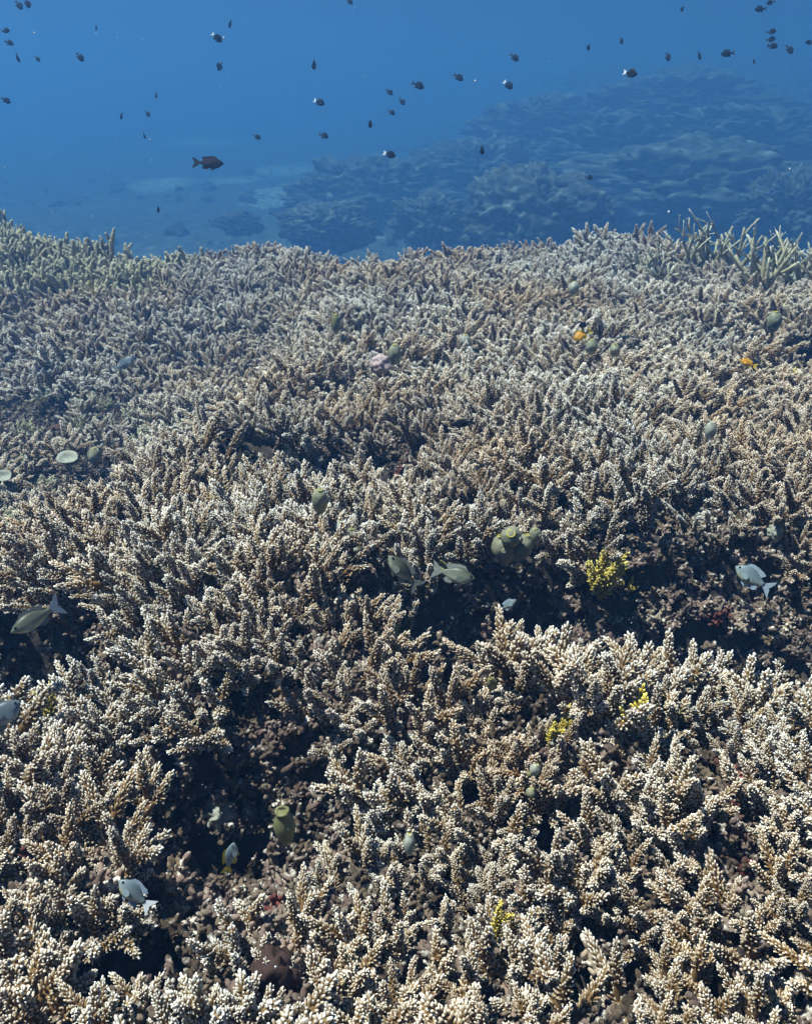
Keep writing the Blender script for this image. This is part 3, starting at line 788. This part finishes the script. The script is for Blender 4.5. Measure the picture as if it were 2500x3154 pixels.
def squirt(px, py, wpx, hpx, label, mat='squirt', rim='rim', lift=.12, tilt=(0, 0), open_=.30, group='sea squirts among the coral', dd=0.0):
    p = surf(px, py, lift); dist = (p - EYE).length - dd; p = EYE + ray(px, py) * dist
    w = wpx * .88 / FPX * dist / 2; h = hpx * .88 / FPX * dist
    ro = w * open_
    prof = [(w * .30, -h * .62), (w * .55, -h * .5), (w * .85, -h * .3), (w, -h * .05), (w * .97, h * .16), (w * .80, h * .34), (w * .58, h * .45), (ro * 1.35, h * .5), (ro * 1.12, h * .53)]
    o = link('sea_squirt', lathe(prof, 20, .16, int(px + py)).mesh('sea_squirt', M[mat]))
    # leans towards the eye so that its mouth shows, as told by tilt
    d = (Vector((tilt[0], 0, 0)) + Vector((0, -1, 0)) * tilt[1] + Vector((0, 0, 1))).normalized()
    o.matrix_world = Matrix.Translation(p) @ aim(d, 0)
    tag(o, label, 'sea squirt', group)
    ring = MB(); n = 18
    pr = [(ro * 1.14, h * .525), (ro * 1.2, h * .545), (ro * 1.02, h * .565), (ro * .85, h * .54), (ro * .8, h * .5)]
    ring = lathe(pr, n, .0)
    ring.f = ring.f[:-2]
    link('siphon_rim', ring.mesh('siphon_rim', M[rim]), o)
    pit = lathe([(ro * .84, h * .47), (ro * .82, h * .50), (ro * .80, h * .515), (ro * .5, h * .50)], n)
    link('siphon_mouth', pit.mesh('siphon_mouth', M['dark']), o)
    if wpx > 34:          # the second, smaller siphon on the side
        s2 = lathe([(w * .30, 0), (w * .26, w * .22), (w * .2, w * .30), (w * .12, w * .27)], 12)
        q = link('side_siphon', s2.mesh('side_siphon', M[mat]), o)
        q.matrix_local = Matrix.Translation((w * .78, -w * .25, h * .12)) @ aim((1, -.3, .55), 0)
    return o
squirt(1548, 1692, 76, 104, 'left green-grey sea squirt of the three-squirt cluster', tilt=(-.25, .1), lift=.12, open_=.2, dd=.05)
squirt(1606, 1684, 76, 88, 'right green-grey sea squirt of the three-squirt cluster', tilt=(.35, .05), lift=.12, open_=.2, dd=.05)
squirt(1573, 1655, 74, 70, 'top sea squirt of the three-squirt cluster with its yellow mouth open', tilt=(-.15, .95), lift=.12, open_=.36, dd=.10)
squirt(1357, 1755, 66, 74, 'sea squirt with yellow ringed mouth behind the striped fish', 'squirt_yellow', tilt=(0, .9), lift=.12, open_=.38, dd=.03)
squirt(1647, 1650, 46, 58, 'small pale sea squirt right of the three-squirt cluster', 'squirt', tilt=(-.1, .2), lift=.13, dd=.04)
squirt(985, 1542, 58, 84, 'round green-grey sea squirt on the crest above the three small ones', tilt=(.05, .2), lift=.16, dd=.05)
squirt(1046, 1622, 34, 36, 'topmost of the three small pale sea squirts right of the left mound', 'squirt_pale', lift=.15, dd=.03)
squirt(1083, 1645, 38, 46, 'middle of the three small sea squirts right of the left mound', 'squirt', lift=.15, tilt=(0, .3), dd=.03)
squirt(1100, 1692, 36, 36, 'lowest of the three small sea squirts right of the left mound', 'squirt_pale', lift=.15, tilt=(.3, .5), dd=.03)
squirt(876, 2545, 68, 128, 'tall yellow-green barrel sea squirt beside the lower left gully', 'squirt_yellow', rim='squirt_yellow', tilt=(-.03, .05), lift=.17, open_=.55, dd=.05)
squirt(1216, 1090, 46, 62, 'egg-shaped olive sea squirt in the upper bed by the pink sponge', tilt=(0, .1), lift=.18, dd=.05)
squirt(1432, 1052, 36, 46, 'pale sea squirt in the upper middle bed', 'squirt_pale', lift=.18, dd=.04)
squirt(1034, 997, 34, 58, 'narrow yellowish sea squirt high in the upper left bed', 'squirt_yellow', lift=.18, dd=.04)
squirt(2187, 1326, 38, 52, 'lone pale sea squirt in the right middle bed', 'squirt_pale', lift=.18, dd=.04)
squirt(1647, 2370, 36, 46, 'white sea squirt, larger of the touching pair in the foreground', 'squirt_pale', lift=.18, dd=.05, tilt=(.2, .2))
squirt(1629, 2386, 18, 20, 'tiny yellowish sea squirt touching the larger white one', 'squirt_yellow', lift=.18, dd=.05)
squirt(1634, 2442, 34, 34, 'round green sea squirt below the white pair in the foreground', 'squirt', lift=.18, dd=.04)
squirt(1261, 2600, 38, 76, 'cream sea squirt wedged between corals low in the middle', 'squirt_pale', lift=.18, dd=.04)
squirt(1513, 2105, 34, 66, 'green sea squirt in the shade below the hole', 'squirt_yellow', lift=.15, dd=.06, tilt=(-.2, .5))
squirt(1945, 2013, 26, 34, 'small dark green sea squirt deep in the wide gully', 'squirt', lift=.08, dd=.02)
squirt(292, 1405, 44, 52, 'round green sea squirt on the poor ground at left', 'squirt', lift=.08, dd=.03)
squirt(1766, 888, 36, 40, 'pale round sea squirt far back in the right bed', 'squirt_pale', lift=.2, dd=.05)
squirt(2383, 990, 46, 56, 'green sea squirt beside the far right dark hollow', 'squirt', lift=.18, dd=.08)
squirt(1820, 1068, 40, 44, 'left of two greenish sea squirts below the orange fish', 'squirt', lift=.18, dd=.05)
squirt(1892, 1078, 34, 36, 'right of two greenish sea squirts below the orange fish', 'squirt', lift=.18, dd=.05)

def blob(name, px, py, wpx, hpx, mat, label, cat, lift=.08, lump=.35, dd=.0, fr=1.6, group=None, dpx=None):
    p = surf(px, py, lift); dist = (p - EYE).length - dd; p = EYE + ray(px, py) * dist
    bm = bmesh.new(); bmesh.ops.create_icosphere(bm, subdivisions=4, radius=1)
    rs = random.Random(int(px * 3 + py)); off = Vector((rs.uniform(0, 90), rs.uniform(0, 90), rs.uniform(0, 90)))
    for v in bm.verts:
        n = mnoise.fractal(v.co * fr + off, 1.0, 2.0, 4)
        v.co *= 1 + lump * n
    me = bpy.data.meshes.new(name); bm.to_mesh(me); bm.free(); me.materials.append(M[mat])
    me.polygons.foreach_set('use_smooth', [True] * len(me.polygons))
    o = link(name, me); o.location = p; k = dist / FPX / 2
    o.scale = (wpx * k, (dpx or (wpx + hpx) / 2) * k, hpx * k)
    return tag(o, label, cat, group)
blob('brown_sponge', 838, 3010, 130, 150, 'sponge_brown', 'dark brown rounded sponge under corals near the bottom edge', 'sponge', .04, .45, fr=2.2)
blob('pink_sponge', 1172, 1122, 60, 54, 'sponge_pink', 'pinkish sponge left of the egg-shaped sea squirt', 'sponge', .17, .35, .05)
blob('rust_sponge', 185, 1325, 70, 34, 'sponge_rust', 'rust brown sponge on the poor ground at left', 'sponge', .03, .5)
blob('lumpy_coral', 52, 1615, 66, 66, 'brain', 'round lumpy green coral below the cup sponge at left', 'coral', .10, .12, .03)
blob('lumpy_coral', 72, 1575, 44, 36, 'brain', 'smaller lumpy green coral on top of the round one', 'coral', .10, .12, .03)
blob('lumpy_coral', 30, 1583, 30, 30, 'brain', 'tiny lumpy coral at the left of the round one', 'coral', .10, .12, .03)
blob('pale_sponge', 675, 2510, 90, 70, 'sponge_pale', 'pale grey knobbly lump on the lower left gully floor', 'sponge', .05, .5, fr=2.5)
blob('pale_sponge', 2385, 1640, 40, 45, 'sponge_pale', 'small pale greenish lump over the right gully', 'sponge', .10, .4, fr=2.5)
blob('pale_sponge', 2465, 858, 60, 44, 'sponge_pale', 'pale round lump under the staghorn at the right border', 'sponge', .10, .2)
def cup(px, py, wpx, label, d, lift=.07):
    p = surf(px, py, lift); dist = (p - EYE).length; w = wpx * .8 / FPX * dist / 2
    prof = [(w * .25, -w * 1.6), (w * .22, -w * 1.0), (w * .35, -w * .6), (w * .75, -w * .25), (w * 1.0, 0), (w * .96, w * .06), (w * .68, -w * .16), (w * .3, -w * .34)]
    mb = lathe(prof, 24, .14, int(px)); o = link('cup_sponge', mb.mesh('cup_sponge', M['sponge_pale'])); o.matrix_world = Matrix.Translation(p) @ aim(d, 0)
    tag(o, label, 'sponge', 'cup sponges on the left')
cup(12, 1465, 56, 'cup sponge with dark hollow at the left border', (.2, -.45, 1), .14)
cup(208, 1408, 76, 'shallow white cup sponge on the poor ground', (.1, -.3, 1), .09)
cup(95, 1400, 50, 'small shallow cup sponge near the spiky corals', (-.2, -.2, 1), .08)

# ------------------------------------------------------------------ fish
def fish_body(depth, width):
    """snout at x=0, end of the tail stalk at x=1, one closed skin"""
    st = [(0.0, .03, .02), (.03, .16, .22), (.10, .42, .55), (.20, .72, .85), (.33, .95, 1.0), (.45, 1.0, .98), (.58, .92, .85), (.70, .72, .62), (.82, .46, .38), (.92, .28, .22), (1.0, .24, .14)]
    mb = MB(); n = 14
    for x, h, w in st:
        for j in range(n):
            a = 2 * math.pi * j / n; sz = math.sin(a); cy = math.cos(a)
            z = sz * h * depth / 2 * (1.0 if sz > 0 else .94) + (.02 * depth if x < .2 else 0)
            mb.v.append((x, cy * w * width / 2, z)); mb.a.append(.5 + .5 * sz * min(1, h + .2))
    for i in range(len(st) - 1):
        for j in range(n):
            mb.f.append((i * n + j, (i + 1) * n + j, (i + 1) * n + (j + 1) % n, i * n + (j + 1) % n))
    mb.f.append(tuple(range(n))); mb.f.append(tuple((len(st) - 1) * n + j for j in range(n - 1, -1, -1)))
    return mb
def fin(outline, th=.014, plane='xz'):
    """a thin fin, thick at its root and thinner outward; outline points (x, z)"""
    mb = MB(); n = len(outline)
    for s in (-1, 1):
        for k, (x, z) in enumerate(outline):
            t = th * (.5 if 0 < k < n - 1 else 1)
            mb.v.append((x, s * t / 2, z)); mb.a.append(.5)
    mb.f.append(tuple(range(n))); mb.f.append(tuple(range(2 * n - 1, n - 1, -1)))
    for k in range(n):
        mb.f.append((k, k + n, (k + 1) % n + n, (k + 1) % n))
    return mb
_fc = {}
def cached(key, make, mat):
    if (key, mat) not in _fc: _fc[(key, mat)] = make().mesh(key[0], M[mat], key[0] == 'body')
    return _fc[(key, mat)]
def fish(name, hx, hy, tx, ty, dist, label, mat, finmat, tailmat, depth=.52, width=.24, toe=0.0, roll=0.0, group=None, parts=True, fork=.16):
    """snout pixel, tail pixel, distance; toe > 0 turns the tail away from the eye (metres per metre of length)"""
    a = at_d(hx, hy, dist); b = at_d(tx, ty, dist)
    b = b + ray(tx, ty) * (b - a).length * toe
    L = (b - a).length / 1.26; X_ = (b - a).normalized()
    up = UP if abs(X_.dot(UP)) < .93 else -FW
    Y_ = up.cross(X_).normalized(); Z_ = X_.cross(Y_).normalized()
    if Z_.z < 0 and abs(Z_.z) > .3: Y_ = -Y_; Z_ = -Z_
    m = Matrix((X_, Y_, Z_)).transposed().to_4x4()
    o = link(name, cached(('body', depth, width), lambda: fish_body(depth, width), mat))
    o.matrix_world = Matrix.Translation(a) @ m @ Matrix.Rotation(roll, 4, 'X') @ Matrix.Diagonal((L, L, L, 1))
    tag(o, label, 'fish', group)
    d = depth / 2
    def part(nm, ol, mt, key): 
        return link(nm, cached((nm, key), lambda: fin(ol), mt), o)
    part('tail_fin', [(.96, .10 * depth), (1.10, .16), (1.27, .17 + fork * .35), (1.20, .05), (1.15, 0), (1.20, -.05), (1.27, -.17 - fork * .35), (1.10, -.16), (.96, -.10 * depth)], tailmat, fork)
    part('dorsal_fin', [(.24, d * .74), (.34, d * 1.24), (.5, d * 1.32), (.66, d * 1.22), (.80, d * 1.12), (.90, d * .92), (.80, d * .46), (.55, d * .86), (.4, d * .9)], finmat, depth)
    part('anal_fin', [(.56, -d * .78), (.66, -d * 1.12), (.80, -d * 1.12), (.88, -d * .85), (.82, -d * .38), (.70, -d * .6)], finmat, depth)
    if parts:
        part('pelvic_fin', [(.34, -d * .82), (.42, -d * 1.15), (.55, -d * 1.3), (.46, -d * .85)], finmat, depth)
        ol = [(0, .05), (.12, .11), (.20, .06), (.21, -.03), (.12, -.09), (0, -.05)]
        for s in (-1, 1):
            q = link('pectoral_fin', cached(('pectoral_fin', 0), lambda: fin(ol, .01), mat), o)
            q.matrix_local = Matrix.Translation((.30, s * width * .46, -.04)) @ Matrix.Rotation(s * .28, 4, 'Z') @ Matrix.Rotation(.4, 4, 'Y')
        for s in (-1, 1):
            bm = bmesh.new(); bmesh.ops.create_uvsphere(bm, u_segments=10, v_segments=7, radius=.032)
            me = bpy.data.meshes.new('eye'); bm.to_mesh(me); bm.free(); me.materials.append(M['eye'])
            q = link('eye', me, o); q.location = (.125, s * width * .30, .07 * depth + .03)
    return o
def canopy_d(px, py, lift=.22): return (surf(px, py, lift) - EYE).length
NG = 'damselfish close over the coral'
fish('damselfish', 1195, 1712, 1290, 1812, canopy_d(1240, 1760, .36), 'olive striped fish nosing up left of the yellow-mouthed squirt', 'f_olive', 'fin_grey', 'fin_grey', .46, .24, .25, .3, NG, fork=.3)
fish('damselfish', 1462, 1784, 1330, 1752, canopy_d(1400, 1775, .36), 'dark striped fish facing right in front of the yellow-mouthed squirt', 'f_olive', 'fin_grey', 'fin_grey', .48, .24, .15, .0, NG, fork=.3)
fish('damselfish', 2262, 1745, 2376, 1818, canopy_d(2310, 1770, .28), 'pale blue fish hanging over the dark gully at right', 'f_pale', 'fin_pale', 'fin_pale', .56, .22, .05, .0, NG, fork=.35)
fish('damselfish', 34, 1950, 190, 1858, canopy_d(110, 1910, .30), 'olive grey fish heading down at the left edge', 'f_olive', 'fin_grey', 'fin_pale', .42, .26, .15, .0, NG, fork=.35)
fish('damselfish', 66, 2160, -70, 2262, canopy_d(30, 2205, .25), 'slate grey fish cut off by the left border', 'f_slate', 'fin_grey', 'fin_grey', .60, .30, .1, .0, NG)
fish('damselfish', 366, 2712, 468, 2798, canopy_d(415, 2745, .26), 'pale blue-grey fish over the lower left gully', 'f_pale', 'fin_pale', 'fin_white', .56, .22, .1, .0, NG, fork=.3)
fish('damselfish', 722, 2594, 698, 2690, canopy_d(710, 2640, .22), 'thin grey fish with yellow tail left of the barrel squirt', 'f_pale', 'fin_yellow', 'fin_yellow', .50, .20, .55, 1.1, NG)
fish('damselfish', 1764, 1048, 1822, 1016, canopy_d(1795, 1030, .24), 'bright orange fish in the upper right bed', 'f_orange', 'fin_yellow', 'fin_yellow', .52, .26, .2, .0, NG)
fish('damselfish', 1780, 1004, 1816, 996, canopy_d(1797, 1000, .28), 'tiny black fish right above the bright orange one', 'f_dark', 'fin_dark', 'fin_dark', .5, .26, .2, .0, NG, False)
fish('damselfish', 1390, 1310, 1462, 1296, canopy_d(1420, 1303, .24), 'slim black fish over the middle of the bed', 'f_dark', 'fin_dark', 'fin_dark', .36, .24, .1, .0, NG)
fish('damselfish', 418, 1098, 350, 1142, canopy_d(385, 1120, .26), 'dim grey fish above the bed on the left', 'f_slate', 'fin_grey', 'fin_grey', .44, .24, .1, .0, NG)
fish('damselfish', 2275, 1108, 2330, 1130, canopy_d(2300, 1115, .24), 'orange fish half hidden by corals near the right border', 'f_orange', 'fin_yellow', 'fin_yellow', .45, .24, .2, .0, NG)
fish('damselfish', 272, 862, 292, 904, canopy_d(282, 882, .26), 'small yellow fish by the finger corals at left', 'f_yellow', 'fin_yellow', 'fin_yellow', .45, .24, .3, .0, NG)
fish('damselfish', 1590, 1848, 1535, 1880, canopy_d(1560, 1862, .18), 'ghostly pale fish low in the gully below the squirt cluster', 'f_pale', 'fin_pale', 'fin_pale', .45, .22, .4, .0, NG)
fish('reef_fish', 690, 505, 592, 500, 5.2, 'large dark fish silhouette swimming right above the drop-off', 'f_brown', 'fin_dark', 'fin_dark', .46, .24, .1, .0)

# the small fish in open water: snout px, tail px, distance, white tail?, toe
OPEN = [
    (32, 94, 4, 96, 5.0, 0, .5, 'uppermost dark fish hugging the left border'), (44, 138, 14, 126, 5.6, 0, .4, 'dark fish below the uppermost one at the left border'),
    (60, 192, 50, 160, 5.8, 0, .8, 'dim upright fish third down along the left border'), (258, 190, 236, 162, 5.2, 0, .5, 'dark fish alone in the upper left water'),
    (70, 30, 48, 2, 5.6, 0, .6, 'left of the pair cut by the top edge at upper left'), (92, 26, 78, -6, 5.4, 0, .6, 'right of the pair cut by the top edge at upper left'),
    (684, 130, 652, 102, 4.2, 1, .3, 'dark white-tailed fish diving in the upper left middle'), (706, 86, 714, 58, 4.8, 1, .7, 'small white-tailed fish above the diving one'),
    (672, 218, 684, 190, 5.4, 1, .8, 'small pale-tailed fish below the diving one'), (968, 212, 966, 182, 4.4, 0, 1.6, 'very thin fish seen end-on in the upper middle water'),
    (34, 318, 4, 300, 5.8, 0, .4, 'dark fish low at the left border'), (372, 368, 378, 346, 6.6, 0, .8, 'left of two dim fish side by side left of centre'),
    (462, 360, 448, 342, 6.6, 0, .8, 'right of two dim fish side by side left of centre'), (448, 428, 442, 406, 6.2, 0, .8, 'dim round fish above the large silhouette'),
    (482, 302, 480, 282, 6.4, 0, 1.2, 'speck-like upright fish left of the middle water'), (298, 94, 296, 76, 6.6, 0, 1.2, 'speck-like upright fish at the upper left'),
    (1000, 322, 966, 308, 4.8, 1, .4, 'white-tailed fish in the middle water'), (804, 428, 780, 416, 5.2, 0, .4, 'dark blunt fish right of the large silhouette'),
    (1012, 424, 982, 412, 5.4, 0, .4, 'brownish fish over the far sandy floor'), (1218, 482, 1180, 470, 3.9, 1, .3, 'black fish with bright white tail over the far slope'),
    (1210, 292, 1188, 276, 5.6, 0, .4, 'left of the dim pair right of centre'), (1246, 324, 1230, 302, 5.8, 0, .5, 'right of the dim pair right of centre'),
    (1216, 354, 1196, 338, 5.6, 0, .4, 'dim fish under the pair right of centre'), (1306, 272, 1268, 254, 4.8, 0, .2, 'dark fish leftmost in the row right of centre'),
    (1426, 248, 1396, 228, 5.0, 0, .3, 'dark fish second in the row right of centre'), (1578, 274, 1550, 250, 5.2, 1, .4, 'white-tailed fish third in the row right of centre'),
    (1596, 188, 1570, 166, 5.6, 0, .4, 'dim fish high right of centre'), (1962, 230, 1918, 222, 3.8, 1, .3, 'large black fish with white tail in the right water'),
    (1808, 156, 1816, 136, 6.0, 0, .9, 'dim fish above and left of the large black one'), (1916, 136, 1908, 116, 6.4, 0, 1.0, 'faint fish above the large black one'),
    (2060, 188, 2050, 162, 5.4, 0, .8, 'blurred upright fish left of two upright fish'), (2156, 184, 2148, 158, 5.4, 0, .8, 'right of the two upright blurred fish'),
    (2218, 168, 2262, 162, 4.8, 0, .2, 'dark fish facing left in the upper right water'), (2358, 12, 2386, 4, 5.0, 0, .2, 'topmost fish cut by the upper right edge'),
    (2322, 30, 2360, 26, 5.2, 0, .3, 'fish beside the topmost one at the upper right'), (2390, 96, 2358, 100, 5.4, 0, .3, 'upper of three stacked fish at the right'),
    (2388, 120, 2356, 124, 5.4, 0, .3, 'middle of three stacked fish at the right'), (2394, 144, 2360, 140, 5.2, 0, .3, 'lowest of three stacked fish at the right'),
    (2438, 166, 2420, 138, 5.0, 0, .4, 'dark fish diving right of the three stacked ones'), (2478, 130, 2506, 132, 5.4, 0, .3, 'dim fish touching the right border'),
    (2096, 36, 2104, 20, 5.8, 0, 1.2, 'slender upright fish near the top right'), (1826, 548, 1800, 546, 5.2, 0, .3, 'dark fish in front of the far right rocks'),
    (1484, 474, 1484, 446, 4.2, 0, 1.6, 'end-on fish with fins spread over the far slope'), (1140, 392, 1140, 366, 4.4, 1, 1.6, 'end-on fish with white fins spread right of the silhouette'),
    (488, 654, 488, 632, 5.0, 0, 1.4, 'end-on fish low over the far left rise'), (1086, 14, 1066, -4, 5.4, 0, .4, 'dark fish cut by the top edge left of centre'),
    (2320, 196, 2322, 178, 5.6, 1, 1.2, 'tiny pale fish under the stacked ones'), (124, 190, 108, 172, 6.6, 0, .6, 'faint fish right of the left border column'),
]
for hx, hy, tx, ty, d, wt, toe, lab in OPEN:
    fish('damselfish', hx, hy, tx, ty, d * 1.5, lab, 'f_dark', 'fin_dark', 'fin_white' if wt else 'fin_dark', .62, .30, toe, 0, 'small fish in the open water', d < 4.6)

# ------------------------------------------------------------------ far boulders
def boulder(px, py, wpx, hpx, label, lump=.35, fr=1.4, push=0.0, dist=None, name='reef_boulder'):
    p = floor_hit(px, py + hpx * .35) if dist is None else at_d(px, py, dist)
    d = (p - EYE).length + push; p = EYE + ray(px, py) * d
    bm = bmesh.new(); bmesh.ops.create_icosphere(bm, subdivisions=6, radius=1)
    rs = random.Random(int(px + 3 * py)); off = Vector((rs.uniform(0, 90), rs.uniform(0, 90), rs.uniform(0, 90)))
    for v in bm.verts:
        n = mnoise.fractal(v.co * fr + off, .55, 2.0, 7)
        n2 = abs(mnoise.noise(v.co * fr * 5 + off))
        n3 = abs(mnoise.noise(v.co * fr * 13 + off)); v.co *= 1 + lump * n + .12 * n2 + .07 * n3
    me = bpy.data.meshes.new(name); bm.to_mesh(me); bm.free(); me.materials.append(M['boulder'])
    me.polygons.foreach_set('use_smooth', [True] * len(me.polygons))
    o = link(name, me); k = d / FPX / 2; o.location = p; o.scale = (wpx * k, (wpx + hpx) / 2 * k, hpx * k)
    o.rotation_euler = (0, 0, 0)
    return tag(o, label, 'boulder', 'rocks on the far floor')
boulder(1650, 690, 400, 300, 'big dark rounded reef mound behind the middle edge', .25, dist=25.1)
boulder(1010, 700, 260, 130, 'pale domed rock just beyond the bed left of centre', .25, dist=27.5)
boulder(2150, 600, 700, 260, 'wide arched rock with shaded face at the far right', .3, dist=33.5)
boulder(2440, 660, 240, 180, 'craggy pale rock near the right border', .4, 2.0, dist=28.6)
boulder(1150, 620, 420, 220, 'dark craggy rock mass behind the domed rock', .4, 2.0, dist=34.6)
boulder(1330, 690, 200, 140, 'low dark rock between domed rock and big mound', .4, 2.0, dist=27.5)
boulder(1480, 540, 340, 170, 'ragged rock above and left of the big mound', .4, 2.0, dist=37.0)
boulder(1900, 480, 420, 180, 'hazy rock ledge above the arched rock', .4, 2.0, dist=40.6)
boulder(2300, 440, 420, 160, 'hazy rock ledge high at the right', .4, 2.0, dist=41.7)
boulder(1700, 400, 380, 150, 'faint rock ledge in the upper middle right', .4, 2.0, dist=44.3)
boulder(2100, 330, 460, 150, 'faint highest rock ledge at the right', .4, 2.0, dist=45.4)
boulder(740, 690, 110, 60, 'hazy low rock beyond the finger corals', .4, 2.0, dist=29.8)
# lumps of far reef that read as one mass
LM = []
for i in range(5):
    bm = bmesh.new(); bmesh.ops.create_icosphere(bm, subdivisions=3, radius=1); off = Vector((i * 13.1, i * 7.7, 3))
    for v in bm.verts: v.co *= 1 + .55 * mnoise.fractal(v.co * 1.6 + off, .8, 2, 4)
    me = bpy.data.meshes.new('reef_lump'); bm.to_mesh(me); bm.free(); me.materials.append(M['boulder'])
    me.polygons.foreach_set('use_smooth', [True] * len(me.polygons)); LM.append(me)
items = []
LY = nrng.uniform(14, 80, 9500); LX = nrng.uniform(-.62, .62, 9500) * LY
LZ = ground(LX, LY, False); LE = edge_y(LX); LF = fbm(LX * .5, LY * .5 + 3, 2)
for k in range(9500):
    x, y = float(LX[k]), float(LY[k])
    if y < LE[k] + .9: continue
    right = min(1, max(0, (x + 3.6) / 14))
    if rng.random() > .06 + .94 * right: continue
    if LF[k] < -.15: continue
    s = (rng.uniform(.09, .3) if rng.random() < .8 else rng.uniform(.3, .7)) * (.6 + .6 * right)
    items.append((Matrix.Translation((x, y, float(LZ[k]) + s * .2)) @ aim((rng.gauss(0, .3), rng.gauss(0, .3), 1), rng.uniform(0, 6.28)) @ Matrix.Diagonal((s, s * rng.uniform(.7, 1.2), s * rng.uniform(.5, .9), 1)), rng.randrange(5)))
stuff('far_reef', LM, items, 'hazy coral knolls massed on the far slope', 'reef')

# specks drifting in the water
bm = bmesh.new(); bmesh.ops.create_icosphere(bm, subdivisions=1, radius=1)
spk = bpy.data.meshes.new('water_speck'); bm.to_mesh(spk); bm.free(); spk.materials.append(M['fin_white'])
items = []
for k in range(260):
    px, py, d = rng.uniform(0, W), rng.uniform(0, H), rng.uniform(.5, 3.2)
    if d > canopy_d(px, py, .1) - .1: continue
    r = rng.uniform(.0003, .0009)
    items.append((Matrix.Translation(at_d(px, py, d)) @ Matrix.Diagonal((r, r, r * rng.uniform(.6, 1.6), 1)), 0))
stuff('water_specks', [spk], items, 'tiny pale specks drifting in the water', 'specks')
